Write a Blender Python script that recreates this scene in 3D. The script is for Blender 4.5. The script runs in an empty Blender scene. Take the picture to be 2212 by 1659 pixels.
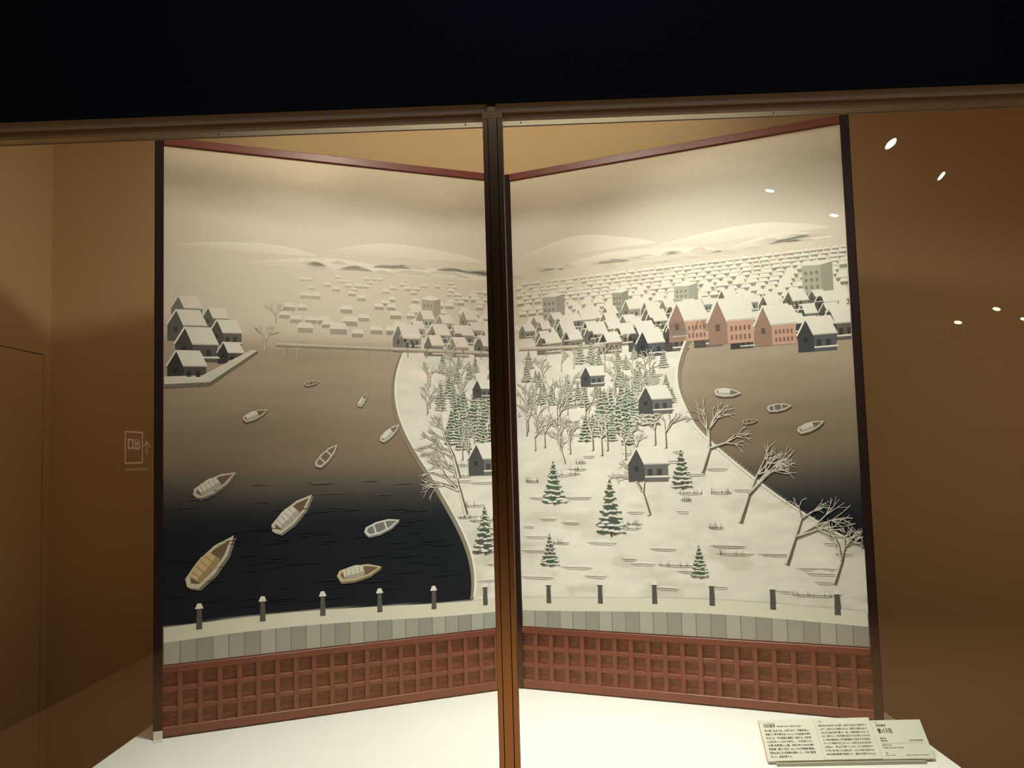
import bpy, bmesh, math, random
import numpy as np
from mathutils import Vector, Matrix, Euler
S = bpy.context.scene
COL = S.collection
random.seed(7); RNG = np.random.RandomState(11)

# ------------------------------------------------------------------ camera
cam_d = bpy.data.cameras.new('camera'); cam = bpy.data.objects.new('camera', cam_d); COL.objects.link(cam)
Rr = Vector((0.999275289, 0.025920747, -0.027874925))
Ru = Vector((0.029620965, -0.069614481, 0.997134105))
Rf = Vector((-0.023905962, 0.997237153, 0.070331829))
M = Matrix(((Rr.x, Ru.x, -Rf.x, 0.0895908), (Rr.y, Ru.y, -Rf.y, -3.7694059), (Rr.z, Ru.z, -Rf.z, 1.0494015), (0, 0, 0, 1)))
cam.matrix_world = M
cam_d.sensor_fit = 'HORIZONTAL'; cam_d.sensor_width = 36
cam_d.lens = 1739.955 / 2212 * 36
cam_d.shift_x = 6.260 / 2212; cam_d.shift_y = 37.635 / 2212
cam_d.clip_start = 0.05; cam_d.clip_end = 100
S.camera = cam

# ------------------------------------------------------------------ world, lights, exposure
w = bpy.data.worlds.new('world'); S.world = w; w.use_nodes = True
w.node_tree.nodes['Background'].inputs[0].default_value = (0, 0, 0, 1)
w.node_tree.nodes['Background'].inputs[1].default_value = 0
S.view_settings.view_transform = 'Standard'; S.view_settings.look = 'None'
S.view_settings.exposure = 0.0; S.view_settings.gamma = 1.0; S.view_settings.use_curve_mapping = False
WARM = (1.0, 0.86, 0.66)
def light(name, kind, loc, energy, color, target=None, **kw):
    d = bpy.data.lights.new(name, kind); d.energy = energy; d.color = color
    for k, v in kw.items(): setattr(d, k, v)
    o = bpy.data.objects.new(name, d); COL.objects.link(o); o.location = loc
    if target is not None:
        o.rotation_euler = (Vector(target) - Vector(loc)).to_track_quat('-Z', 'Y').to_euler()
    return o
R_ = math.radians
light('case_key_spot', 'SPOT', (-0.15, -1.2, 2.85), 57, (1.0, 0.93, 0.80), (0, -0.45, 0.9), spot_size=R_(172), spot_blend=1.0, shadow_soft_size=0.07)
light('wall_fill_spot', 'SPOT', (-0.15, -1.2, 2.85), 27, (1.0, 0.93, 0.80), (-2.3, 0.4, 2.3), spot_size=R_(64), spot_blend=1.0, shadow_soft_size=0.06)  # added fill at the key's place, brightens the upper left wall
light('wall_fill_spot', 'SPOT', (-0.1, -1.2, 2.85), 9, (1.0, 0.93, 0.80), (2.5, 0.4, 2.2), spot_size=R_(64), spot_blend=1.0, shadow_soft_size=0.06)  # added fill, weaker counterpart for the upper right wall
light('case_fill_strip', 'AREA', (0, -1.1, 3.0), 6.5, (0.98, 1.0, 0.93), (0, -1.0, 0), shape='RECTANGLE', size=2.4, size_y=0.2)  # added soft fill for plinth and painting, not a known fixture
for sx, tx, en in ((-1, -0.75, 54), (1, 1.1, 150)):
    light('painting_fill_spot', 'SPOT', (0.35 * sx, -1.24, 2.95), en, (0.97, 1.0, 0.93), (tx, -0.45, 0.62), spot_size=R_(80), spot_blend=1.0, shadow_soft_size=0.05)  # added fill pair lifting the middle and lower painting
light('plinth_fill_spot', 'SPOT', (0.15, -1.24, 2.95), 195, (0.96, 1.0, 0.97), (0.05, -0.75, 0.0), spot_size=R_(70), spot_blend=0.9, shadow_soft_size=0.08)  # added fill to brighten the plinth and the foot of the screen
light('side_wall_fill', 'AREA', (-1.85, -1.1, 3.0), 0.7, (1.0, 0.98, 0.80), (-1.95, -0.5, 0), shape='RECTANGLE', size=1.1, size_y=0.2, spread=R_(110))  # added fill evening out the left side wall
light('side_wall_fill', 'AREA', (2.4, -1.1, 3.0), 3.6, (1.0, 0.98, 0.80), (2.45, -0.3, 0), shape='RECTANGLE', size=2.2, size_y=0.2, spread=R_(105))  # added fill evening out the right side wall
for gx in (-1.6, 0.6, 2.6):
    light('gallery_floor_spot', 'SPOT', (gx, -5.5, 3.1), 740, (0.95, 1.0, 0.9), (gx, -5.5, -0.8), spot_size=R_(88), spot_blend=0.7, shadow_soft_size=0.1)
light('case_wall_washer', 'AREA', (-0.1, 0.14, 3.03), 5, (1.0, 0.95, 0.82), (-0.1, 0.42, 2.2), shape='RECTANGLE', size=2.6, size_y=0.08)
light('rail_fill_light', 'AREA', (0.2, -2.6, 3.22), 5, (0.95, 1.0, 1.0), (0.2, -1.6, 2.1), shape='RECTANGLE', size=2.0, size_y=0.6)  # added fill for rail and fascia, stands for no real gallery lamp

# ------------------------------------------------------------------ helpers
def lin(c):
    c = np.asarray(c, float) / 255.0
    return np.where(c <= 0.04045, c / 12.92, ((c + 0.055) / 1.055) ** 2.4)
def mat(name, rgb, rough=0.6, metal=0.0, noise=0.0, nscale=30.0, stretch=(1, 1, 1), bump=0.0, bscale=80.0, spec=0.5, dark=None):
    m = bpy.data.materials.new(name); m.use_nodes = True
    nt = m.node_tree; N = nt.nodes; L = nt.links; b = N['Principled BSDF']
    c = tuple(float(x) for x in lin(rgb)) + (1,)
    b.inputs['Base Color'].default_value = c
    b.inputs['Roughness'].default_value = rough; b.inputs['Metallic'].default_value = metal
    b.inputs['Specular IOR Level'].default_value = spec
    tc = N.new('ShaderNodeTexCoord'); mp = N.new('ShaderNodeMapping'); L.new(tc.outputs['Object'], mp.inputs[0])
    mp.inputs['Scale'].default_value = stretch
    if noise:
        t = N.new('ShaderNodeTexNoise'); t.inputs['Scale'].default_value = nscale; t.inputs['Detail'].default_value = 5
        L.new(mp.outputs[0], t.inputs[0])
        r = N.new('ShaderNodeValToRGB'); L.new(t.outputs[0], r.inputs[0])
        dk = tuple(float(x) for x in lin(dark)) + (1,) if dark is not None else tuple(x * (1 - noise) for x in c[:3]) + (1,)
        r.color_ramp.elements[0].position = 0.3; r.color_ramp.elements[0].color = dk
        r.color_ramp.elements[1].position = 0.7; r.color_ramp.elements[1].color = tuple(min(1, x * (1 + noise * 0.6)) for x in c[:3]) + (1,)
        L.new(r.outputs[0], b.inputs['Base Color'])
    if bump:
        t2 = N.new('ShaderNodeTexNoise'); t2.inputs['Scale'].default_value = bscale; t2.inputs['Detail'].default_value = 4
        L.new(mp.outputs[0], t2.inputs[0])
        bp = N.new('ShaderNodeBump'); bp.inputs['Strength'].default_value = bump; bp.inputs['Distance'].default_value = 0.01
        L.new(t2.outputs[0], bp.inputs['Height']); L.new(bp.outputs[0], b.inputs['Normal'])
    return m
def box_bm(x0, x1, y0, y1, z0, z1, bevel=0.0, bm=None):
    own = bm is None
    if own: bm = bmesh.new()
    r = bmesh.ops.create_cube(bm, size=1)
    for v in r['verts']:
        v.co = Vector(((x0 + x1) / 2 + v.co.x * (x1 - x0), (y0 + y1) / 2 + v.co.y * (y1 - y0), (z0 + z1) / 2 + v.co.z * (z1 - z0)))
    if bevel:
        es = list({e for v in r['verts'] for e in v.link_edges})
        bmesh.ops.bevel(bm, geom=es, offset=bevel, segments=1, affect='EDGES')
    return bm
def obj(name, bm, m, parent=None, loc=None, rot=None, smooth=False):
    me = bpy.data.meshes.new(name)
    if isinstance(bm, bmesh.types.BMesh):
        bmesh.ops.recalc_face_normals(bm, faces=bm.faces)
        bm.to_mesh(me); bm.free()
    if m is not None: me.materials.append(m)
    if smooth:
        for p in me.polygons: p.use_smooth = True
    o = bpy.data.objects.new(name, me); COL.objects.link(o)
    if parent is not None: o.parent = parent
    if loc is not None: o.location = loc
    if rot is not None: o.rotation_euler = rot
    return o
def dup(o, parent, loc):
    c = o.copy(); COL.objects.link(c); c.parent = parent; c.location = loc
    return c
def tag(o, label, cat, group=None):
    o['label'] = label; o['category'] = cat
    if group: o['group'] = group
    return o
def empty(name, loc, rot=(0, 0, 0), label=None, cat=None, group=None):
    o = bpy.data.objects.new(name, None); COL.objects.link(o); o.location = loc; o.rotation_euler = rot
    o.empty_display_size = 0.05
    if label: tag(o, label, cat, group)
    return o
def struct(name, bm, m, parent=None):
    o = obj(name, bm, m, parent)
    if parent is None: o['kind'] = 'structure'
    return o
def cyl_bm(r0, r1, z0, z1, seg=24, bm=None, caps=True):
    if bm is None: bm = bmesh.new()
    a = [bm.verts.new((r0 * math.cos(2 * math.pi * i / seg), r0 * math.sin(2 * math.pi * i / seg), z0)) for i in range(seg)]
    b = [bm.verts.new((r1 * math.cos(2 * math.pi * i / seg), r1 * math.sin(2 * math.pi * i / seg), z1)) for i in range(seg)]
    for i in range(seg):
        bm.faces.new((a[i], a[(i + 1) % seg], b[(i + 1) % seg], b[i]))
    if caps:
        bm.faces.new(a[::-1]); bm.faces.new(b)
    return bm

# ------------------------------------------------------------------ materials
M_wall = mat('case_wall_fabric', (222, 184, 132), 0.9, noise=0.06, nscale=900, bump=0.05, bscale=1200)
M_ceil = mat('case_ceiling_paint', (150, 120, 95), 0.9, noise=0.03, nscale=200)
M_cfloor = mat('case_floor_fabric', (120, 95, 70), 0.9, noise=0.08, nscale=600)
M_navy = mat('navy_fascia_fabric', (10, 22, 46), 0.9, noise=0.1, nscale=700, spec=0.15)
M_plinth = mat('plinth_white_paint', (238, 236, 226), 0.75, noise=0.015, nscale=8)
M_bronze = mat('bronze_anodised_metal', (176, 148, 118), 0.3, metal=1.0, noise=0.05, nscale=60, stretch=(1, 1, 0.05))
M_rail = mat('rail_brown_metal', (158, 154, 148), 0.5, metal=0.0, noise=0.05, nscale=80, stretch=(0.05, 1, 1))
M_groove = mat('rail_dark_groove', (128, 112, 90), 0.6, metal=0.0, noise=0.05)
M_lip = mat('rail_pale_lip', (196, 182, 160), 0.32, metal=0.9, noise=0.04, stretch=(0.05, 1, 1))
M_black = mat('seal_black_rubber', (12, 10, 8), 0.7, noise=0.05)
M_glass_edge = mat('pale_glass_edge', (190, 182, 170), 0.3, noise=0.03)  # opaque pale tone painted in for the bright line of the pane edges
M_wood = mat('lacquered_redwood', (112, 46, 25), 0.42, noise=0.28, nscale=14, stretch=(2, 6, 30), bump=0.03, bscale=60)
M_woodv = mat('lacquered_redwood_upright', (112, 46, 25), 0.42, noise=0.28, nscale=14, stretch=(30, 6, 1.5), bump=0.03, bscale=60)
M_stile_shaded = mat('lacquer_stile_shaded', (38, 15, 7), 0.6, spec=0.2, noise=0.25, nscale=14, stretch=(30, 6, 1.5))  # frame lacquer darkened in colour: uprights shaded, top rail lit from above
M_cell = mat('rough_hewn_panel', (126, 52, 27), 0.5, noise=0.45, nscale=16, stretch=(1.2, 1, 4), bump=0.9, bscale=26)
M_back = mat('screen_backing', (60, 30, 20), 0.8, noise=0.1)
M_card = mat('caption_board', (226, 224, 204), 0.7, noise=0.015, nscale=40)
M_kraft = mat('board_cut_edge', (214, 172, 124), 0.8, noise=0.06, nscale=120)
M_ink = mat('printed_ink', (48, 45, 38), 0.8, noise=0.05)
M_ink2 = mat('printed_ink_pale', (92, 88, 78), 0.8, noise=0.05)
M_acr = mat('card_rest_acrylic', (165, 162, 140), 0.35, noise=0.05)
M_brk = mat('bracket_white_acrylic', (222, 216, 198), 0.35, noise=0.02)
M_screw = mat('screw_dark_metal', (70, 58, 44), 0.4, metal=0.8, noise=0.05)
M_gfloor = mat('gallery_wood_floor', (170, 122, 80), 0.6, noise=0.12, nscale=5, stretch=(8, 1, 1))
M_gwall = mat('gallery_dark_wall', (13, 12, 12), 0.9, noise=0.05)
M_gceil = mat('gallery_dark_ceiling', (26, 25, 26), 0.9, noise=0.05)
M_lampb = mat('lamp_black_body', (18, 18, 19), 0.5, noise=0.05)
M_sign = mat('sign_dark_face', (28, 28, 28), 0.5, noise=0.05)
def emis(name, rgb, s):
    m = bpy.data.materials.new(name); m.use_nodes = True
    b = m.node_tree.nodes['Principled BSDF']
    b.inputs['Base Color'].default_value = (0, 0, 0, 1)
    b.inputs['Emission Color'].default_value = tuple(float(x) for x in lin(rgb)) + (1,)
    b.inputs['Emission Strength'].default_value = s
    return m
M_lens = emis('lamp_lens_glow', (255, 246, 220), 60)
M_lens2 = emis('lamp_lens_glow_far', (255, 240, 215), 14)
M_exit = emis('exit_letters_glow', (255, 206, 184), 1.3)
M_exit2 = emis('exit_strip_glow', (200, 215, 160), 0.5)
def glass_mat():
    m = bpy.data.materials.new('case_glass'); m.use_nodes = True
    nt = m.node_tree; N = nt.nodes; L = nt.links
    N.remove(N['Principled BSDF']); out = N['Material Output']
    t = N.new('ShaderNodeBsdfTransparent'); t.inputs[0].default_value = (0.985, 0.992, 0.985, 1)
    g = N.new('ShaderNodeBsdfGlossy'); g.inputs['Roughness'].default_value = 0.0; g.inputs[0].default_value = (1, 1, 1, 1)
    lw = N.new('ShaderNodeLayerWeight'); lw.inputs[0].default_value = 0.5
    p = N.new('ShaderNodeMath'); p.operation = 'POWER'; L.new(lw.outputs['Facing'], p.inputs[0]); p.inputs[1].default_value = 5
    q = N.new('ShaderNodeMath'); q.operation = 'MULTIPLY_ADD'; L.new(p.outputs[0], q.inputs[0]); q.inputs[1].default_value = 0.96; q.inputs[2].default_value = 0.043
    mx = N.new('ShaderNodeMixShader'); L.new(q.outputs[0], mx.inputs[0]); L.new(t.outputs[0], mx.inputs[1]); L.new(g.outputs[0], mx.inputs[2])
    L.new(mx.outputs[0], out.inputs[0])
    return m
M_glass = glass_mat()

# ------------------------------------------------------------------ the case shell
GY = -1.35; XL = -2.495; XR = 3.7; YB = 0.51; ZF = -0.66; ZC = 3.06
struct('wall_back', box_bm(XL - 0.1, XR + 0.1, YB, YB + 0.1, ZF - 0.1, ZC + 0.1), M_wall)
wl = box_bm(XL - 0.1, XL, 0.452, YB, ZF, ZC)
box_bm(XL - 0.1, XL, GY, 0.452, 1.673, ZC, bm=wl)
box_bm(XL - 0.1, XL, GY, -0.46, ZF, 1.673, bm=wl)
struct('wall_left', wl, M_wall)
dr = struct('door_1', box_bm(XL - 0.035, XL - 0.001, -0.4555, 0.4475, ZF + 0.004, 1.6685, 0.001), M_wall)
obj('door_reveal', box_bm(XL - 0.1, XL - 0.04, -0.46, 0.452, ZF, 1.673), M_black, dr)
struct('wall_right', box_bm(XR, XR + 0.1, GY, YB, ZF, ZC), M_wall)
struct('ceiling', box_bm(XL - 0.1, XR + 0.1, GY - 0.02, YB, ZC, ZC + 0.1), M_ceil)
struct('floor', box_bm(XL - 0.1, XR + 0.1, GY, YB, ZF - 0.1, ZF), M_cfloor)

# front of the case: navy fascia, rail, glass, post, and the apron under the glass
struct('wall_front', box_bm(-6, 7, GY - 0.055, GY + 0.03, 2.131, 3.4, 0.002), M_navy)
struct('wall_front_apron', box_bm(-6, 7, GY - 0.03, GY + 0.03, -0.9, -0.06), M_navy)
rail = struct('trim_1', box_bm(-6, 7, GY - 0.03, GY + 0.02, 2.1045, 2.1315, 0.0015), M_rail)
obj('rail_groove', box_bm(-6, 7, GY - 0.018, GY + 0.02, 2.088, 2.1045), M_groove, rail)
# pale lip with a face that leans down
bm = bmesh.new()
prof = [(GY + 0.002, 2.0885), (GY + 0.022, 2.0795), (GY + 0.025, 2.0795), (GY + 0.025, 2.0885)]
a = [bm.verts.new((-6, y, z)) for y, z in prof]; b = [bm.verts.new((7, y, z)) for y, z in prof]
for i in range(4): bm.faces.new((a[i], a[(i + 1) % 4], b[(i + 1) % 4], b[i]))
bm.faces.new(a); bm.faces.new(b[::-1])
obj('rail_lip', bm, M_lip, rail)
obj('rail_shadow_gap', box_bm(-6, 7, GY + 0.021, GY + 0.025, 2.0782, 2.0795), M_groove, rail)
s0 = None
for sx in (-0.852, -0.08, 0.092, 0.869):
    if s0 is None:
        s0 = obj('screw', cyl_bm(0.0022, 0.0022, -0.001, 0.0012, 12), M_screw, rail, (sx, GY + 0.008, 2.0843), (math.radians(122), 0, 0))
    else:
        dup(s0, rail, (sx, GY + 0.008, 2.0843))
post = struct('trim_2', box_bm(-0.0085, 0.0185, GY - 0.034, GY + 0.03, -0.06, 2.092, 0.0008), M_bronze)
obj('post_side_strip', box_bm(-0.0245, -0.0095, GY - 0.033, GY + 0.03, -0.06, 2.092, 0.0008), M_bronze, post)
obj('post_side_strip', box_bm(0.0195, 0.0345, GY - 0.033, GY + 0.03, -0.06, 2.092, 0.0008), M_bronze, post)
obj('post_seam', box_bm(-0.0095, 0.0195, GY - 0.029, GY + 0.03, -0.06, 2.092), M_black, post)
obj('post_cap', box_bm(-0.0265, 0.0365, GY - 0.036, GY + 0.0, 2.084, 2.104, 0.001), M_bronze, post)
obj('post_neck', box_bm(-0.0115, 0.0155, GY - 0.036, GY + 0.0, 2.104, 2.131, 0.001), M_bronze, post)
obj('glass_edge_strip', box_bm(0.0345, 0.0362, GY - 0.002, GY + 0.006, -0.06, 2.08), M_glass_edge, post)  # pale strip standing in for the bright edge of the glass
obj('glass_edge_strip', box_bm(-0.0262, -0.0245, GY - 0.002, GY + 0.006, -0.06, 2.08), M_glass_edge, post)
struct('window_1', box_bm(-3.9, -0.0262, GY - 0.0015, GY + 0.0015, -0.06, 2.0885), M_glass)
struct('window_2', box_bm(0.0362, 6.0, GY - 0.0015, GY + 0.0015, -0.06, 2.0885), M_glass)

# the dark gallery in front of the case, seen only in reflections
GZ = -0.85
struct('floor_gallery', box_bm(-4.2, 10, -14, GY - 0.03, GZ - 0.1, GZ), M_gfloor)
struct('ceiling_gallery', box_bm(-4.2, 10, -14, GY - 0.055, 3.3, 3.4), M_gceil)
struct('wall_gallery_left', box_bm(-4.0, -3.85, -14, GY - 0.055, GZ, 3.3), M_gwall)
struct('wall_gallery_rear', box_bm(-4.2, 10, -14.2, -14, GZ, 3.3), M_gwall)
struct('wall_gallery_right', box_bm(10, 10.2, -14, GY - 0.055, GZ, 3.3), M_gwall)

# ------------------------------------------------------------------ plinth
bm = bmesh.new()
pts = [(-1.489, -1.31), (1.468, -1.31), (1.471, -0.2), (1.471, 0.36), (-1.491, 0.36), (-1.491, -0.2)]
lo = [bm.verts.new((x, y, ZF)) for x, y in pts]; hi = [bm.verts.new((x, y, 0)) for x, y in pts]
for i in range(6): bm.faces.new((lo[i], lo[(i + 1) % 6], hi[(i + 1) % 6], hi[i]))
top = bm.faces.new(hi); bm.faces.new(lo[::-1])
bmesh.ops.bevel(bm, geom=list(top.edges), offset=0.002, segments=2, affect='EDGES')
pl = obj('display_plinth', bm, M_plinth)
tag(pl, 'wide low white painted plinth carrying the folding screen', 'plinth')

# ------------------------------------------------------------------ the painted picture: a plain winter river landscape of our own,
# pigment only (no light or shade of the room), laid as flat coloured pieces over a soft wash.
# s runs 0..2 across both folds, h runs 0 (foot) .. 1 (top); A = width of one fold / its height
PW = W0 = 1.526 - 0.068; PH = 2.40 - 0.033 - 0.276 - 0.002; A = PW / PH
def vnoise(s, h, fs, fh, seed):
    r = np.random.RandomState(seed).rand(64, 64)
    x = np.asarray(s) * fs; y = np.asarray(h) * fh
    i = np.floor(x).astype(int); j = np.floor(y).astype(int); a = x - i; b = y - j
    a = a * a * (3 - 2 * a); b = b * b * (3 - 2 * b)
    g = lambda p, q: r[p % 64, q % 64]
    return (g(i, j) * (1 - a) + g(i + 1, j) * a) * (1 - b) + (g(i, j + 1) * (1 - a) + g(i + 1, j + 1) * a) * b
def fbm(s, h, fs, fh, seed):
    return sum(vnoise(s, h, fs * 2 ** k, fh * 2 ** k, seed + k) / 2 ** (k + 1) for k in range(4)) / 0.9375
def sstep(a, b, x):
    t = np.clip((np.asarray(x, float) - a) / (b - a), 0, 1); return t * t * (3 - 2 * t)
SNOW = np.array([226, 219, 205.]); MIST = np.array([214, 203, 183.]); HAZE = np.array([186, 172, 146.])
WATER = np.array([170, 154, 132.]); DEEP = np.array([24, 28, 34.])
def shore_left(h):      # river bank between the dark water (left) and the snow field: a slow S-curve
    return 0.80 + 0.09 * np.sin(h * 9.0 + 0.6) - 0.10 * sstep(0.30, 0.62, h)
def shore_right(h):     # a small dark creek in the lower right corner, and the pond above it
    return 2.10 - 0.55 * sstep(0.10, 0.44, h) + 0.03 * np.sin(h * 21)
def base_color(s, h):
    s = np.asarray(s, float); h = np.asarray(h, float)
    def mix(c, d, t): return c * (1 - t[..., None]) + d * t[..., None]
    c = np.zeros(s.shape + (3,)) + WATER
    # sky and mist
    sky = mix(np.zeros_like(c) + MIST, np.zeros_like(c) + np.array([176, 163, 138.]), sstep(0.86, 0.94, h + 0.05 * (fbm(s, h, 3, 22, 3) - .5)))
    sky = mix(sky, np.zeros_like(c) + np.array([204, 188, 158.]), sstep(0.93, 1.0, h + 0.06 * (fbm(s, h, 2.5, 14, 9) - .5)))
    sky = mix(sky, np.zeros_like(c) + np.array([160, 152, 134.]), 0.55 * sstep(1.0, 1.9, s) * sstep(0.80, 0.88, h) * (1 - sstep(0.90, 0.97, h)))
    c = mix(c, sky, sstep(0.55, 0.67, h + 0.05 * (fbm(s, h, 3, 8, 21) - .5)))
    # water deepening towards the foot
    k = 1 - sstep(0.24, 0.40, h + 0.03 * (fbm(s, h, 2, 6, 33) - .5) + 0.01)
    wat = mix(np.zeros_like(c) + WATER, np.zeros_like(c) + np.array([128, 112, 92.]), 1 - sstep(0.36, 0.58, h))
    wat = mix(wat, np.zeros_like(c) + DEEP, k)
    rip = fbm(s, h, 5, 46, 41); wat = wat * (1 + 0.10 * (rip[..., None] - .5))
    iswat = (1 - sstep(0.58, 0.64, h))
    c = mix(c, wat, iswat)
    # snow field between the banks
    e = 0.004
    land = sstep(-e, e, s - shore_left(h)) * sstep(-e, e, shore_right(h) - s) * (1 - sstep(0.60, 0.66, h))
    sn = np.zeros_like(c) + np.array([228, 220, 206.])
    m = fbm(s, h, 6, 18, 51); sn = sn * (1 + 0.09 * (m[..., None] - .5)) * (1 + 0.10 * (fbm(s, h, 16, 70, 71)[..., None] - .5))
    g = sstep(0.52, 0.74, fbm(s, h, 9, 34, 61)) * (1 - sstep(0.25, 0.40, h))
    sn = mix(sn, np.zeros_like(c) + np.array([176, 166, 142.]), g * 0.32)
    c = mix(c, sn, land)
    # snowed-up quay along the foot
    q = 1 - sstep(-0.002, 0.002, h - (0.070 + 0.006 * np.sin(s * 5)))
    c = mix(c, np.zeros_like(c) + np.array([214, 205, 184.]), q)
    return np.clip(c, 0, 255)
class Layer:
    def __init__(self): self.v = []; self.f = []; self.c = []
    def poly(self, pts, col, z, cols=None):
        n = len(self.v); col = np.asarray(col, float)
        for i, (s, h) in enumerate(pts):
            self.v.append((s, h, z)); self.c.append(col if cols is None else cols[i])
        self.f.append(list(range(n, n + len(pts))))
FOLD = [Layer(), Layer()]
ZK = [0.0]
def P(pts, col, lift=0.0, cols=None):
    """a flat piece; pts in (s,h); drawn on the fold its centre lies on and kept inside it"""
    cs = sum(p[0] for p in pts) / len(pts); k = 0 if cs < 1 else 1
    lo, hi = k + 0.002, k + 0.998
    q = [(min(max(p[0], lo), hi) - k, min(max(p[1], 0.002), 0.998)) for p in pts]
    if max(p[0] for p in q) - min(p[0] for p in q) < 1e-5: return
    FOLD[k].poly(q, col, ZK[0] + lift, cols)
def fade(c, t): return np.asarray(c, float) * (1 - t) + MIST * t
def hx(v): return v / A      # not used for heights: s is in fold widths, h in fold heights
U = 1 / A                    # one unit of h seen as s
def house(s, h, w, ft, wall=(96, 90, 84), dirn=1, tall=0.8, rows=1):
    """gabled house under snow: dark gable end, lit wall, white roof plane; w in s units"""
    v = w * A; wc = fade(wall, ft); wd = fade(np.array(wall) * 0.72, ft); sc = fade((230, 223, 210), ft * 0.6); sh = fade((190, 182, 168), ft * 0.7)
    g = 0.42 * w; hh = v * tall
    x0 = s; x1 = s + dirn * g; x2 = s + dirn * w
    P([(x0, h), (x1, h), (x1, h + hh * .55), (x0, h + hh * .55)], wd)
    P([(x0, h + hh * .55), (x1, h + hh * .55), ((x0 + x1) / 2, h + hh)], wd)
    P([(x1, h), (x2, h), (x2, h + hh * .55), (x1, h + hh * .55)], wc)
    nw = 2 if rows == 1 else 5
    for j in range(rows):
        for i in range(nw):
            a = x1 + (x2 - x1) * (0.12 + 0.82 / nw * i); b = a + (x2 - x1) * 0.42 / nw
            y = h + hh * (.16 if rows == 1 else .08 + .20 * j); e = hh * (.20 if rows == 1 else .11)
            P([(a, y), (b, y), (b, y + e), (a, y + e)], np.asarray(wc) * .66, 3e-5)
    if rows == 1:
        P([(x1, h + hh * .10), (x2 + dirn * w * .06, h + hh * .10), (x2 + dirn * w * .03, h + hh * .16), (x1, h + hh * .15)], fade((222, 215, 202), ft), 5e-5)
    P([(x0 + g * .38, h + hh * .30), (x0 + g * .62, h + hh * .30), (x0 + g * .62, h + hh * .46), (x0 + g * .38, h + hh * .46)], np.asarray(wd) * .7, 3e-5)
    m = (x0 + x1) / 2; ov = dirn * w * .05
    P([(x1 - ov * 0.3, h + hh * .50), (x2 + ov, h + hh * .50), (x2 + ov - dirn * g * .5, h + hh * 1.04), (m, h + hh * 1.04)], sc, 6e-5)
    P([(x0 - ov, h + hh * .52), (x0 - ov * .2, h + hh * .50), (m + ov * .4, h + hh * 1.0), (m, h + hh * 1.06)], sc, 6e-5)
    P([(x1, h + hh * .50), (x2 + ov, h + hh * .50), (x2 + ov, h + hh * .54), (x1, h + hh * .54)], sh, 8e-5)
def conifer(s, h, ht, ft=0.0, seed=0):
    r = random.Random(seed); n = 8; wd = ht * 0.30 * U
    P([(s - wd * .06, h - ht * .04), (s + wd * .06, h - ht * .04), (s + wd * .03, h + ht * .3), (s - wd * .03, h + ht * .3)], fade((92, 80, 66), ft))
    for i in range(n):
        t = i / n; y = h + ht * t * 0.92; ww = wd * (1 - t) ** .85 * r.uniform(.88, 1.1); dh = ht * .2 * (1 - t * .5)
        dk = fade((74 + 22 * r.random(), 88 + 16 * r.random(), 78), ft)
        pts = [(s, y + dh)]
        m = 5
        for k in range(m + 1):
            x = s + ww * (1 - 2 * k / m); pts.append((x, y + dh * (0.0 if k % 2 == 0 else .16) - dh * .12 * (1 - abs(1 - 2 * k / m))))
        P(pts, dk, 4e-5 * i)
        for k in range(m):
            x = s + ww * (0.82 - 1.64 * (k + r.uniform(.25, .75)) / m); e = ww * r.uniform(.20, .34); yy = y + dh * r.uniform(.12, .42)
            P([(x - e, yy - dh * .05), (x - e * .4, yy + dh * .10), (x + e * .4, yy + dh * .12), (x + e, yy - dh * .02), (x + e * .4, yy - dh * .10), (x - e * .4, yy - dh * .10)], fade((226, 221, 208), ft), 4e-5 * i + 2e-5)
def branch(s, h, ang, ln, wd, depth, r, col, snow, droop):
    x2 = s + math.cos(ang) * ln * U; y2 = h + math.sin(ang) * ln
    nx, ny = -math.sin(ang) * wd * U, math.cos(ang) * wd
    P([(s - nx, h - ny), (s + nx, h + ny), (x2 + nx * .6, y2 + ny * .6), (x2 - nx * .6, y2 - ny * .6)], col, 2e-5)
    P([(s + nx * .1, h + ny * .2), (s + nx * 1.2, h + ny * 1.3), (x2 + nx * .8, y2 + ny * .9), (x2 + nx * .1, y2 + ny * .1)], snow, 5e-5)
    if depth == 0: return
    for _ in range(3 if depth > 1 else 2):
        branch(x2, y2, ang + r.uniform(-.75, .75) - droop * (0.5 if math.cos(ang) > 0 else -0.5), ln * r.uniform(.55, .82), wd * .62, depth - 1, r, col, snow, droop)
def bare(s, h, ht, ft=0.0, seed=0, droop=0.0, depth=4, lean=0.0):
    r = random.Random(seed)
    branch(s, h, math.pi / 2 + lean, ht * .34, ht * .028, depth, r, fade((112, 98, 84), ft), fade((224, 217, 202), ft), droop)
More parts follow.
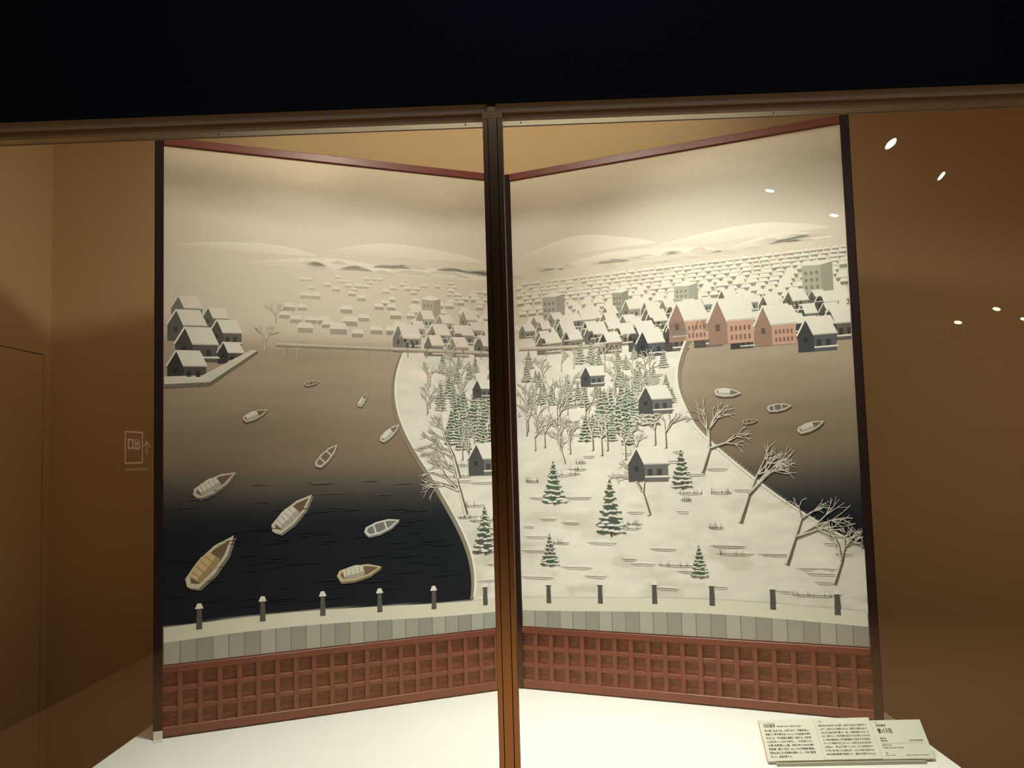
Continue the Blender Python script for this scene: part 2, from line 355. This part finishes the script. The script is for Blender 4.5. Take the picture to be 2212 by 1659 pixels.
def boat(s, h, ln, ang, hull, deck, cover=None):
    c, n = math.cos(ang), math.sin(ang)
    def T(pts): return [(s + (x * c - y * n) * ln * U, h + (x * n + y * c) * ln) for x, y in pts]
    out = [(-.5, .02), (-.42, .13), (-.1, .17), (.25, .13), (.55, 0), (.25, -.13), (-.1, -.17), (-.42, -.13)]
    P(T([(x, y - .05) for x, y in out]), np.array(hull) * .62); P(T(out), hull, 3e-5)
    P(T([(x * .84, y * .70) for x, y in out]), deck, 5e-5)
    if cover is not None:
        P(T([(-.34, -.09), (-.36, .10), (-.02, .15), (.12, .10), (.14, -.08), (-.02, -.12)]), np.array(cover) * .8, 7e-5)
        P(T([(-.33, -.02), (-.35, .12), (-.02, .17), (.12, .11), (.12, 0), (-.02, -.02)]), cover, 9e-5)
        for k in range(4):
            x = -.28 + .1 * k; P(T([(x, -.09), (x + .012, -.09), (x + .014, .13), (x, .13)]), np.array(cover) * .7, 11e-5)
    else:
        for x in (-.22, .1): P(T([(x, -.11), (x + .05, -.11), (x + .05, .11), (x, .11)]), hull, 7e-5)
def mound(s, h, w, ht, top, foot):
    n = 18; pts = []; cols = []
    for i in range(n + 1):
        t = i / n; y = math.sin(math.pi * t) ** .8 * (1 + .12 * math.sin(7 * t + s * 9))
        pts.append((s + w * (t - .5), h + ht * y)); cols.append(np.asarray(top, float))
    pts += [(s + w * .5, h - ht * .05), (s - w * .5, h - ht * .05)]; cols += [np.asarray(foot, float)] * 2
    P(pts, top, 0, cols)

R2 = random.Random(5)
# far hills, palest first
for s, h, w, ht in [(0.22, .80, .40, .020), (0.70, .81, .50, .028), (1.24, .815, .46, .034), (1.70, .80, .52, .026), (0.45, .775, .5, .020), (1.40, .785, .5, .022), (1.82, .78, .3, .020), (0.80, .77, .36, .022)]:
    ZK[0] += 2e-5; mound(s, h, w, ht, (228, 218, 200), base_color(np.array([s]), np.array([h]))[0])
ZK[0] += 3e-5
for k in range(46):     # tree line in the mist
    s = R2.uniform(.40, 1.9) ; h = .775 + R2.uniform(-.006, .012)
    mound(s, h, R2.uniform(.05, .13), R2.uniform(.005, .010), fade((190, 184, 170), .4), base_color(np.array([s]), np.array([h]))[0])
# far strip of low roofs, hundreds of small dabs
for row in range(15):
    t = row / 14; h = .758 - .118 * t; ZK[0] += 1.2e-5
    s = 0.30 + .25 * R2.random() * (1 - t)
    while s < 1.985:
        w = (.018 + .026 * t) * R2.uniform(.8, 1.3)
        ft = np.clip(.72 - .30 * t - .26 * (s - .6) + .1 * R2.random(), .12, .93)
        if not (0.985 < s < 1.003) and R2.random() < (0.30 + .68 * float(sstep(.7, 1.25, s))):
            hh = w * A
            P([(s, h - hh * .30), (s + w * .9, h - hh * .30), (s + w * .9, h), (s, h)], fade((112, 106, 96), ft))
            P([(s - w * .08, h), (s + w * .98, h), (s + w * .82, h + hh * .34), (s + w * .1, h + hh * .36)], fade((232, 225, 210), ft * .55), 2e-5)
        s += w * R2.uniform(.95, 1.35)
ZK[0] += 6e-5
# nearer village: generic gabled houses, some misty towers of plain masonry
for s, h, w, ht, c, ft in [(.74, .66, .06, .060, (150, 142, 130), .45), (1.10, .655, .075, .070, (150, 148, 140), .35), (1.52, .665, .07, .052, (150, 150, 138), .4), (1.88, .66, .08, .07, (150, 152, 132), .35), (1.33, .66, .05, .058, (140, 134, 122), .3)]:
    ZK[0] += 2e-5
    P([(s, h), (s + w * .62, h), (s + w * .62, h + ht), (s, h + ht)], fade(c, ft)); P([(s + w * .62, h), (s + w, h + .006), (s + w, h + ht + .004), (s + w * .62, h + ht)], fade(np.array(c) * .84, ft))
    P([(s - .004, h + ht), (s + w * .62, h + ht - .002), (s + w + .004, h + ht + .003), (s + w * .45, h + ht + .009)], fade((232, 226, 212), ft * .5), 2e-5)
    for i in range(3):
        for j in range(4):
            x = s + w * (.08 + .18 * i); y = h + ht * (.12 + .2 * j)
            P([(x, y), (x + w * .09, y), (x + w * .09, y + ht * .10), (x, y + ht * .10)], fade(np.array(c) * .6, ft), 3e-5)
for row in range(5):
    t = row / 4; h = .652 - .070 * t; ZK[0] += 3e-5
    s = 0.72 - .1 * t if row < 4 else 1.28
    while s < 1.93:
        w = (.050 + .022 * t) * R2.uniform(.85, 1.25)
        ft = float(np.clip(.62 - .30 * t - .34 * (s - .8), .03, .85))
        wl_ = R2.choice([(96, 90, 84), (84, 80, 78), (110, 104, 92), (92, 100, 98), (120, 108, 92)])
        if not (0.93 < s < 1.01): house(s, h + R2.uniform(-.006, .006), w, ft, wl_, 1 if R2.random() < .6 else 1, R2.uniform(.75, 1.05))
        s += w * R2.uniform(1.02, 1.3)
# a low range of three old red-washed storehouses, for colour
ZK[0] += 3e-5
for k, (s, h, w) in enumerate([(1.50, .600, .135), (1.615, .588, .15), (1.745, .578, .13)]):
    ZK[0] += 3e-5; house(s, h, w * .86, .22, (190, 142, 120), 1, 1.0, 2)
for s, h, w in [(1.40, .575, .085), (1.86, .560, .10)]:
    ZK[0] += 3e-5; house(s, h, w, .02, (88, 90, 92), 1, .9)
# left bank hamlet at the edge of the mist
for k, (s, h, w) in enumerate([(.02, .655, .08), (.10, .640, .07), (.01, .615, .10), (.12, .607, .085), (.03, .575, .11), (.14, .572, .07), (.01, .535, .10)]):
    ZK[0] += 3e-5; house(s, h, w, max(0.0, .38 - .07 * k), (84, 80, 74), 1, .85)
ZK[0] += 3e-5
P([(.002, .53), (.12, .535), (.25, .60), (.23, .60), (.10, .548), (.002, .545)], (214, 206, 190)); 
P([(.002, .522), (.12, .527), (.25, .594), (.25, .60), (.12, .535), (.002, .53)], (120, 110, 96), 2e-5)
for s, h, ln, an in [(.30, .655, .05, 0), (.27, .60, .06, 0), (.36, .585, .045, 0)]: bare(s, h, ln, .35, int(s * 999), depth=3)
# low misty plank causeway over the far water
ZK[0] += 3e-5
for s0_, s1_ in ((.30, .985), (1.015, 1.30)):
    P([(s0_, .612), (s1_, .604), (s1_, .609), (s0_, .617)], fade((196, 186, 168), .2)); P([(s0_, .609), (s1_, .601), (s1_, .604), (s0_, .612)], fade((124, 112, 96), .35), 2e-5)
    s = s0_ + .03
    while s < s1_ - .01:
        P([(s, .592), (s + .004, .592), (s + .004, .610), (s, .610)], fade((124, 112, 96), .45)); s += .06
# shore lines
for k in range(2):
    fn = shore_left if k == 0 else shore_right
    ZK[0] += 2e-5
    n = 60
    for i in range(n):
        h0 = .07 + (.60 - .07) * i / n; h1 = .07 + (.60 - .07) * (i + 1) / n
        a, b = float(fn(h0)), float(fn(h1)); d = -1 if k == 0 else 1
        if max(a, b) > 1.99: continue
        P([(a, h0), (a + d * .010, h0 - .004), (b + d * .010, h1 - .004), (b, h1)], (142, 130, 112))
        P([(a, h0 + .002), (a - d * .008, h0 + .001), (b - d * .008, h1 + .001), (b, h1 + .002)], (234, 228, 214), 2e-5)
# snow drifts and grass tufts on the field
for k in range(120):
    h = R2.uniform(.09, .54); s = R2.uniform(.84, 1.95)
    if s < shore_left(h) + .03 or s > shore_right(h) - .05 or 0.97 < s < 1.03: continue
    ZK[0] += 2e-6
    w = R2.uniform(.02, .06) * (1.4 - h); b = base_color(np.array([s]), np.array([h]))[0]
    mound(s, h, w * 1.6, w * .12, (232, 226, 212), b * .97)
    P([(s - w * .7, h - .0015), (s + w * .8, h - .002), (s + w * .5, h - .005), (s - w * .4, h - .0045)], b * R2.uniform(.82, .93), 1e-5)
    if k % 3 == 0:
        for j in range(9):
            x = s + R2.uniform(-w, w) * .7; e = R2.uniform(.004, .012)
            P([(x, h - .004), (x + .0022, h - .004), (x + R2.uniform(-.006, .006), h + e)], (112, 112, 88), 2e-5)
# woods on the snow field: back to front
trees = []
for k in range(60): trees.append((R2.uniform(.47, .575), R2.uniform(.78, 1.52), 'c', R2.uniform(.030, .052)))
for k in range(60): trees.append((R2.uniform(.46, .57), R2.uniform(.74, 1.50), 'b', R2.uniform(.045, .075)))
for k in range(26): trees.append((R2.uniform(.385, .47), R2.uniform(.82, 1.0), 'c', R2.uniform(.045, .075)))
for k in range(26): trees.append((R2.uniform(.385, .47), R2.uniform(1.20, 1.44), 'c', R2.uniform(.045, .08)))
for k in range(34): trees.append((R2.uniform(.35, .46), R2.uniform(.86, 1.48), 'b', R2.uniform(.07, .11)))
trees += [(.30, 1.52, 'c', .085), (.27, 1.12, 'c', .10), (.205, 1.30, 'c', .125), (.165, .93, 'c', .11), (.245, 1.42, 'b', .14), (.135, 1.10, 'c', .075), (.12, 1.56, 'c', .07),
          (.33, .85, 'b', .15), (.25, .87, 'b', .16), (.14, .83, 'b', .15), (.33, 1.58, 'b', .15), (.23, 1.68, 'b', .17), (.15, 1.80, 'b', .16), (.115, 1.92, 'b', .13)]
for i, (h, s, kind, ht) in enumerate(sorted(trees, reverse=True)):
    if s < shore_left(h) + .015 or s > shore_right(h) - .01 or 0.975 < s < 1.03: continue
    ZK[0] += 8e-6; ft = float(np.clip((h - .40) * 1.6, 0, .35))
    if kind == 'c': conifer(s, h, ht, ft, i)
    else: bare(s, h, ht, ft, i, droop=.35 if h < .36 else .1, depth=4 if h < .36 else 3, lean=(-.35 if s > 1.5 else .25) if h < .36 else 0)
# three huts among the trees
for s, h, w in [(.90, .505, .07), (1.22, .52, .075), (1.40, .455, .10), (.88, .335, .12), (1.36, .315, .12)]:
    ZK[0] += 8e-6; house(s, h, w, .05, (104, 102, 98), 1, .8)
# boats on the river
ZK[0] += 4e-5
for s, h, ln, an, hu, de, co in [(.40, .535, .030, .2, (196, 188, 172), (120, 108, 92), None), (.55, .50, .034, 1.0, (206, 198, 182), (128, 112, 96), (222, 214, 198)), (.24, .47, .05, .4, (200, 190, 170), (116, 100, 84), (224, 216, 200)),
                                (.63, .43, .052, .7, (204, 196, 180), (126, 112, 96), (226, 219, 204)), (.44, .385, .06, .8, (202, 192, 174), (118, 104, 88), None), (.13, .335, .085, .5, (196, 186, 164), (110, 96, 80), (220, 212, 194)),
                                (.34, .27, .10, .75, (204, 194, 172), (104, 90, 74), (216, 208, 190)), (.12, .185, .12, .85, (208, 198, 170), (110, 94, 74), (206, 182, 132)), (.60, .235, .075, .3, (206, 204, 196), (120, 118, 112), None), (.53, .145, .09, .15, (196, 180, 140), (116, 98, 70), (214, 206, 186)),
                                (1.66, .49, .05, -.1, (212, 206, 192), (120, 112, 100), (224, 218, 204)), (1.80, .455, .045, .1, (204, 196, 180), (120, 108, 94), None), (1.88, .415, .05, .35, (206, 198, 178), (118, 106, 92), (214, 206, 188)), (1.72, .43, .03, .1, (186, 166, 130), (110, 96, 76), None)]:
    ZK[0] += 5e-6; boat(s, h, ln, an, hu, de, co)
# slow ripples on the dark water
for k in range(90):
    h = R2.uniform(.09, .34); s = R2.uniform(.03, .80)
    if s > shore_left(h) - .06: continue
    w = R2.uniform(.02, .06); b = base_color(np.array([s]), np.array([h]))[0]
    P([(s - w, h), (s, h + .0016), (s + w, h), (s, h - .0012)], b * 1.10 + 3)
# quay wall along the foot: cap of snow, plain stone face with joints, mooring posts
ZK[0] += 5e-5
for k in range(2):
    n = 24
    for i in range(n):
        a = k + i / n; b_ = k + (i + 1) / n
        y0 = .070 + .006 * math.sin(a * 5); y1 = .070 + .006 * math.sin(b_ * 5)
        P([(a, .002), (b_, .002), (b_, y1 - .026), (a, y0 - .026)], np.array((172, 168, 154)) * (1 - .06 * ((i * 7) % 3)))
        P([(a, y0 - .028), (b_, y1 - .028), (b_, y1), (a, y0)], (222, 214, 194), 3e-5)
        P([(a, .002), (a + .003, .002), (a + .003, y0 - .028), (a, y0 - .028)], (128, 124, 114), 3e-5)
        if i % 4 == 2:
            P([(a, y0 - .012), (a + .016, y0 - .012), (a + .014, y0 + .030), (a + .002, y0 + .030)], (92, 86, 78), 5e-5)
            P([(a - .003, y0 + .027), (a + .019, y0 + .027), (a + .013, y0 + .037), (a + .003, y0 + .037)], (230, 224, 208), 7e-5)

def paint_mat():
    m = bpy.data.materials.new('painted_silk'); m.use_nodes = True
    nt = m.node_tree; N = nt.nodes; L = nt.links; b = N['Principled BSDF']
    at = N.new('ShaderNodeAttribute'); at.attribute_name = 'pigment'
    tc = N.new('ShaderNodeTexCoord'); mp = N.new('ShaderNodeMapping'); mp.inputs['Scale'].default_value = (14, 14, 60); L.new(tc.outputs['Object'], mp.inputs[0])
    n1 = N.new('ShaderNodeTexNoise'); n1.inputs['Scale'].default_value = 3; n1.inputs['Detail'].default_value = 6; L.new(mp.outputs[0], n1.inputs[0])
    r = N.new('ShaderNodeMapRange'); r.inputs['To Min'].default_value = 0.93; r.inputs['To Max'].default_value = 1.07; L.new(n1.outputs[0], r.inputs[0])
    mx = N.new('ShaderNodeMix'); mx.data_type = 'RGBA'; mx.blend_type = 'MULTIPLY'; mx.inputs[0].default_value = 1.0
    L.new(at.outputs['Color'], mx.inputs[6]); L.new(r.outputs[0], mx.inputs[7]); L.new(mx.outputs[2], b.inputs['Base Color'])
    b.inputs['Roughness'].default_value = 0.85; b.inputs['Specular IOR Level'].default_value = 0.2
    return m
M_paint = paint_mat()
def paint_panel(side, parent, x0, z0, wd, ht):
    nx, nz = 110, 190
    uu, vv = np.meshgrid(np.linspace(0, 1, nx + 1), np.linspace(0, 1, nz + 1))
    col = base_color(uu + side, vv).reshape(-1, 3)
    vs = [(x0 + u * wd, 0.004, z0 + v * ht) for u, v in zip(uu.ravel(), vv.ravel())]
    fs = [(j * (nx + 1) + i, j * (nx + 1) + i + 1, (j + 1) * (nx + 1) + i + 1, (j + 1) * (nx + 1) + i) for j in range(nz) for i in range(nx)]
    L = FOLD[side]; n = len(vs)
    vs += [(x0 + s * wd, 0.0039 - z, z0 + h * ht) for s, h, z in L.v]
    fs += [[n + i for i in f] for f in L.f]
    col = np.vstack([col, np.array(L.c)])
    me = bpy.data.meshes.new('painting'); me.from_pydata(vs, [], fs)
    ca = me.color_attributes.new('pigment', 'FLOAT_COLOR', 'POINT')
    ca.data.foreach_set('color', np.hstack([lin(np.clip(col, 0, 255)), np.ones((len(col), 1))]).astype(np.float32).ravel())
    me.materials.append(M_paint)
    # all pieces face the viewer (-y); flip those wound the other way
    bm = bmesh.new(); bm.from_mesh(me); bm.normal_update()
    bmesh.ops.reverse_faces(bm, faces=[f for f in bm.faces if f.normal.y > 0]); bm.to_mesh(me); bm.free()
    o = bpy.data.objects.new('painting', me); COL.objects.link(o); o.parent = parent
    o['label'] = 'painted winter river picture on silk'
    return o
print('PAINT', ZK[0], len(FOLD[0].f), len(FOLD[1].f))


# ------------------------------------------------------------------ the two-fold screen
W = 1.526; H = 2.40; ST = 0.033; Z0 = 0.276
scr = empty('folding_screen', (0, -0.3, 0), label='tall two-fold painted screen with dark red wooden frame and lattice base', cat='folding screen')
for side in (0, 1):
    if side == 0: loc, rz = (-1.4013, -0.6041 + 0.3, 0), 0.40701
    else: loc, rz = (0.0, 0.3, 0), -0.38044
    pan = obj('folding_panel', box_bm(0.001, W - 0.001, 0.018, 0.03, 0.007, H - 0.002), M_back, scr, loc, (0, 0, rz))
    pan['label'] = 'left fold of the screen' if side == 0 else 'right fold of the screen'
    obj('stile', box_bm(0, ST, -0.008, 0.028, 0, H, 0.0025), M_stile_shaded, pan)
    obj('stile', box_bm(W - ST, W, -0.008, 0.028, 0, H, 0.0025), M_stile_shaded, pan)
    obj('top_rail', box_bm(ST, W - ST, -0.007, 0.028, H - ST, H, 0.0025), M_wood, pan)
    obj('middle_rail', box_bm(ST, W - ST, -0.006, 0.026, 0.250, Z0, 0.002), M_wood, pan)
    obj('bottom_rail', box_bm(ST, W - ST, -0.006, 0.028, 0.007, 0.042, 0.002), M_wood, pan)
    paint_panel(side, pan, ST + 0.001, Z0 + 0.001, W - 2 * ST - 0.002, H - ST - Z0 - 0.002)
    NC = 20; inner = W - 2 * ST; bw = 0.0195; cw = (inner - (NC - 1) * bw) / NC
    bh = 0.018; ch = (0.208 - 2 * bh) / 3
    bar = None; cb = None; cell = None
    for i in range(NC):
        x = ST + i * (cw + bw)
        if i < NC - 1:
            if bar is None: bar = obj('lattice_bar', box_bm(0, bw, -0.003, 0.018, 0, 0.208, 0.0012), M_woodv, pan, (x + cw, 0, 0.042))
            else: dup(bar, pan, (x + cw, 0, 0.042))
        for r in range(2):
            z = 0.042 + ch + r * (ch + bh)
            if cb is None: cb = obj('lattice_crossbar', box_bm(0, cw, -0.0005, 0.018, 0, bh, 0.001), M_wood, pan, (x, 0, z))
            else: dup(cb, pan, (x, 0, z))
        for r in range(3):
            z = 0.042 + r * (ch + bh)
            if cell is None or i % 4 == 0:
                # a small board with a softly hewn, uneven face
                bm = bmesh.new(); nx, nz = 4, 4; g = []
                for iz in range(nz + 1):
                    for ix in range(nx + 1):
                        e = ix in (0, nx) or iz in (0, nz)
                        g.append(bm.verts.new((cw * ix / nx, 0.0165 - (0 if e else random.uniform(0.0, 0.0035)), ch * iz / nz)))
                for iz in range(nz):
                    for ix in range(nx):
                        k = iz * (nx + 1) + ix
                        bm.faces.new((g[k], g[k + 1], g[k + nx + 2], g[k + nx + 1]))
                cell = obj('lattice_panel', bm, M_cell, pan, (x, 0, z), smooth=True)
            else: dup(cell, pan, (x, 0, z))

# white stopper bracket at the foot of the left fold
br = empty('stopper_bracket', (-1.4013, -0.6041, 0), (0, 0, 0.40701), 'small white L-shaped stopper bracket at foot of the left frame', 'bracket')
obj('upright_plate', box_bm(0.001, 0.034, -0.0125, -0.0095, 0.0, 0.033, 0.0008), M_brk, br)
obj('foot_plate', box_bm(0.001, 0.034, -0.040, -0.0125, 0.0005, 0.0035, 0.0008), M_brk, br)
obj('screw', cyl_bm(0.003, 0.003, 0, 0.001, 12), M_acr, br, (0.0175, -0.026, 0.0035))

# ------------------------------------------------------------------ caption cards
def text_mesh(lines, parent, name, m, xf):
    """flat printed text: lines = [(string, x, y, size, width or None)], laid on the card face"""
    vs, fs = [], []
    for s, x, y, size, width in lines:
        cu = bpy.data.curves.new('t', 'FONT'); cu.body = s; cu.size = size; cu.resolution_u = 2; cu.offset = size * 0.014
        o = bpy.data.objects.new('t', cu); COL.objects.link(o)
        dg = bpy.context.evaluated_depsgraph_get(); me = bpy.data.meshes.new_from_object(o.evaluated_get(dg))
        n = len(vs)
        co = [v.co.copy() for v in me.vertices]
        if co:
            mxx = max(c.x for c in co); sx = width / mxx if width else 1.0
            vs += [xf @ Vector((x + c.x * sx, y + c.y, 0)) for c in co]
            fs += [[n + i for i in p.vertices] for p in me.polygons]
        bpy.data.objects.remove(o); bpy.data.curves.remove(cu); bpy.data.meshes.remove(me)
    me = bpy.data.meshes.new(name); me.from_pydata(vs, [], fs); me.materials.append(m)
    o = bpy.data.objects.new(name, me); COL.objects.link(o); o.parent = parent
    return o
TILT = math.atan2(0.104, 0.100)
def card(x0, x1, hgt, thick, label, dz=0.0, dy=0.0, edge=False):
    e = empty('caption_card', (x0, -0.97 + dy, 0.0125 + dz), (TILT, 0, 0), label, 'caption card', 'caption cards on the plinth')
    wd = x1 - x0
    obj('board', box_bm(0, wd, 0, hgt, -thick, 0, 0.0004), M_card, e)
    if edge: obj('board_edge', box_bm(-0.0012, 0.0002, 0.0005, hgt - 0.0005, -thick + 0.0002, -0.0002), M_kraft, e)
    return e, wd
up = Matrix.Translation((0, 0, 0.0006))
HG = 0.143
c1, wd = card(0.8575, 1.0465, HG, 0.009, 'left caption card with eight lines of biography and a tan cut edge', edge=True)
L1 = ['岡山県に生まれる。大阪に出て、洋画を学ぶ。', '同郷の小野竹喬を知ったことで日本画の研究', 'をはじめ、竹内栖鳳の画塾に入塾する。知恩院',
      'に仮住まいしながら制作し、大正8年(1919)', 'の第1回帝展に入選。昭和3年(1928)の第9', '回帝展《雪の大阪》(No.170)で特選を受賞。', '昭和62年に文化勲章を受章した。大学で教鞭']
ls = [('池田遙邨', 0.012, 0.1165, 0.0125, 0.040), ('い け だ  よう そん', 0.012, 0.129, 0.0042, 0.040)]
for i, s in enumerate(L1): ls.append((s, 0.012, 0.1005 - i * 0.0128, 0.0082, 0.152 if i < 4 else 0.154))
ls.append(('をとり、後進を育てた。', 0.012, 0.1005 - 7 * 0.0128, 0.0082, 0.072))
text_mesh(ls, c1, 'lettering', M_ink, up)
text_mesh([('明治28年(1895)―昭和63年(1988)', 0.057, 0.1165, 0.006, 0.083)], c1, 'date_line', M_ink2, up)
c2, wd = card(1.0472, 1.2372, HG + 0.001, 0.007, 'middle caption card with nine lines of text under number 170', dz=0.0008)
L2 = ['昭和3年(1928)2月11日の朝、大阪では前日から雪が降り', 'しきり、22年ぶりの大雪景となった。見慣れた景色はまぶし', 'いほどの白銀の世界で覆われ、美しく変貌を遂げたのだ。そ',
      'れは、遙邨にとって制作意欲を湧かせた出来事だったのだろ', 'う。手前の難波橋から天守閣再建前の大阪城までを見渡す、', '大パノラマ動画が出来上がった。川の間にある中之島公園に', '人影はなく、噴水だけが動いているが、川には外輪船やポン',
      'ポン船、船に乗った人の姿もあり、人びとの営みが描かれる。', '本作は第9回帝展で特選をとり、遙邨の代表作となった。']
ls = []
for i, s in enumerate(L2): ls.append((s, 0.010, 0.1145 - i * 0.0124, 0.0078, 0.164))
text_mesh(ls, c2, 'lettering', M_ink, up)
text_mesh([('170', 0.010, 0.1290, 0.0085, None)], c2, 'number', M_ink2, up)
c3, wd = card(1.2385, 1.410, HG - 0.008, 0.005, 'right caption card with the large title line and museum credit', dz=-0.001)
text_mesh([('雪の大阪', 0.014, 0.0900, 0.0165, 0.050), ('ゆき      おお さか', 0.016, 0.1035, 0.0042, 0.045), ('池田遙邨', 0.013, 0.1130, 0.0088, 0.034),
           ('昭和3年', 0.013, 0.0685, 0.0062, None), ('絹本着色', 0.013, 0.0600, 0.0062, None), ('大阪中之島美術館', 0.108, 0.0600, 0.0062, 0.046),
           ('IKEDA Yoson', 0.013, 0.0455, 0.0062, None), ('Osaka Covered in Snow', 0.013, 0.0365, 0.0070, None),
           ('1928', 0.013, 0.0185, 0.0055, None), ('Color on silk', 0.013, 0.0110, 0.0062, None), ('Nakanoshima Museum of Art, Osaka', 0.080, 0.0110, 0.0055, 0.075)], c3, 'lettering', M_ink, up)
text_mesh([('170', 0.011, 0.1235, 0.0075, None)], c3, 'number', M_ink2, up)
obj('rule', box_bm(0.012, 0.155, 0.0535, 0.0538, 0.0002, 0.0005), M_ink2, c3)
# the stand that carries the three cards: a tilted bed, a ledge along the bottom, a back leg
st = empty('card_stand', (0.87, -0.97, 0), label='low grey acrylic stand with a ledge under the three caption cards', cat='card stand')
obj('ledge', box_bm(0.012, 0.505, -0.016, 0.002, 0.0, 0.0075, 0.001), M_acr, st)
obj('lip', box_bm(0.012, 0.505, -0.018, -0.016, 0.0, 0.0105, 0.0006), M_acr, st)
def wedge(x):
    bm = bmesh.new()
    p = [(0.004, 0.0), (0.105, 0.0), (0.105, 0.092), (0.008, 0.0005)]
    a = [bm.verts.new((x, y, z)) for y, z in p]; b = [bm.verts.new((x + 0.004, y, z)) for y, z in p]
    for i in range(4): bm.faces.new((a[i], a[(i + 1) % 4], b[(i + 1) % 4], b[i]))
    bm.faces.new(a); bm.faces.new(b[::-1]); return bm
for x in (0.06, 0.26, 0.46): obj('support_wedge', wedge(x), M_acr, st)

# ------------------------------------------------------------------ gallery lamps and exit sign (seen mirrored in the glass)
def lamp(x, y, z, r, lens, mdir, label, c):
    e = empty('ceiling_spotlight', (x, y, z), label=label, cat='spotlight', group='gallery ceiling spotlights mirrored in the glass')
    view = Vector((x * 0.45 - x, GY - y, (1.6 - z))).normalized()      # towards the pane
    md = Vector(mdir); md = (md - view * md.dot(view)).normalized()
    n = (view * c + md * math.sqrt(1 - c * c)).normalized()
    q = n.to_track_quat('Z', 'Y').to_euler()
    bm = cyl_bm(r * 1.0, r * 1.12, -r * 3.2, 0.0, 24, caps=False)
    cyl_bm(r * 0.9, r * 1.0, -r * 3.2, -r * 0.05, 24, bm=bm, caps=False)
    bm.faces.new([v for v in bm.verts if abs(v.co.z + r * 3.2) < 1e-6 and v.co.xy.length > r * 0.95][:24])
    obj('housing', bm, M_lampb, e, (0, 0, 0), q)
    obj('lens', cyl_bm(r * 0.97, r * 0.97, -r * 0.12, -r * 0.06, 24), lens, e, (0, 0, 0), q)
    obj('stem', box_bm(-0.012, 0.012, -0.012, 0.012, 0.0, 3.3 - z), M_lampb, e, n * (-r * 1.6))
    return e
for x, y, z, r, ln, md, c_, lab in [
    (2.50, -4.11, 3.02, 0.042, M_lens, (0.72, 0, -0.7), 0.5, 'brightest round spotlight mirrored at upper right of the glass'),
    (3.10, -4.66, 2.98, 0.034, M_lens, (0.85, 0, -0.6), 0.36, 'slim twin-looking spotlight mirrored right of the brightest one'),
    (2.00, -5.07, 3.05, 0.034, M_lens, (-0.3, 0, -0.95), 0.33, 'spotlight mirrored over the grey sky of the right fold'),
    (2.72, -5.69, 3.02, 0.034, M_lens, (-0.3, 0, -0.95), 0.33, 'spotlight mirrored beside the right frame of the screen'),
    (6.60, -11.14, 2.90, 0.055, M_lens2, (-0.3, 0, -0.95), 0.45, 'faint far spotlight mirrored low on the right wall'),
    (6.54, -10.03, 2.90, 0.050, M_lens2, (-0.4, 0, -0.9), 0.45, 'faint far spotlight mirrored near the right picture edge'),
    (7.51, -11.02, 2.90, 0.050, M_lens2, (-0.4, 0, -0.9), 0.45, 'faint far spotlight cut by the right picture edge')]:
    lamp(x, y, z, r, ln, md, lab, c_)
sg = empty('exit_sign', (-3.838, -6.65, 1.0), (0, 0, math.radians(90)), 'dim exit sign with framed characters and arrow, mirrored left of the screen', 'sign')
# local x runs along -Y of the wall after turning: build in wall plane (u along -y, z up)
def wall_box(u0, u1, z0, z1, t, m, name):
    return obj(name, box_bm(-u1, -u0, -t - 0.001, -0.001 if t > 0.004 else -0.0008 - 0.0, z0, z1), m, sg)
obj('sign_board', box_bm(-0.60, 0.06, -0.006, 0.010, -0.03, 0.45, 0.002), M_sign, sg)
t = 0.014
def stroke(bm, u0, u1, z0, z1): box_bm(-u1, -u0, -0.009, -0.006, z0, z1, bm=bm)
bm = bmesh.new()
for r_ in ((-0.0, 0.36, 0.405, 0.405 + t), (0.0, 0.36, 0.1, 0.1 + t), (0.0, t, 0.1, 0.41), (0.36 - t, 0.36, 0.1, 0.41)): stroke(bm, *r_)
obj('frame_line', bm, M_exit, sg)
bm = bmesh.new()
for r_ in ((0.06, 0.165, 0.33, 0.33 + t), (0.06, 0.165, 0.245, 0.245 + t), (0.06, 0.06 + t * 1.4, 0.24, 0.34), (0.165 - t * 1.4, 0.165, 0.24, 0.34)): stroke(bm, *r_)
obj('character_mouth', bm, M_exit, sg)
bm = bmesh.new()
for r_ in ((0.195, 0.30, 0.295, 0.295 + t), (0.195, 0.30, 0.24, 0.24 + t), (0.195, 0.195 + t, 0.295, 0.335), (0.30 - t, 0.30, 0.295, 0.335),
           (0.195, 0.195 + t, 0.24, 0.29), (0.30 - t, 0.30, 0.24, 0.29), (0.2405, 0.2545, 0.24, 0.35)): stroke(bm, *r_)
obj('character_out', bm, M_exit, sg)
bm = bmesh.new()
stroke(bm, 0.44, 0.452, 0.19, 0.33)
for sgn in (-1, 1):
    v = [(0.446, 0.335), (0.446, 0.318), (0.446 + sgn * 0.07, 0.262), (0.446 + sgn * 0.08, 0.272)]
    f = [bm.verts.new((-u, -0.0085, z)) for u, z in v]; bm.faces.new(f)
obj('arrow', bm, M_exit, sg)
obj('guide_strip', box_bm(-0.50, -0.02, -0.008, -0.006, 0.03, 0.055), M_exit2, sg)
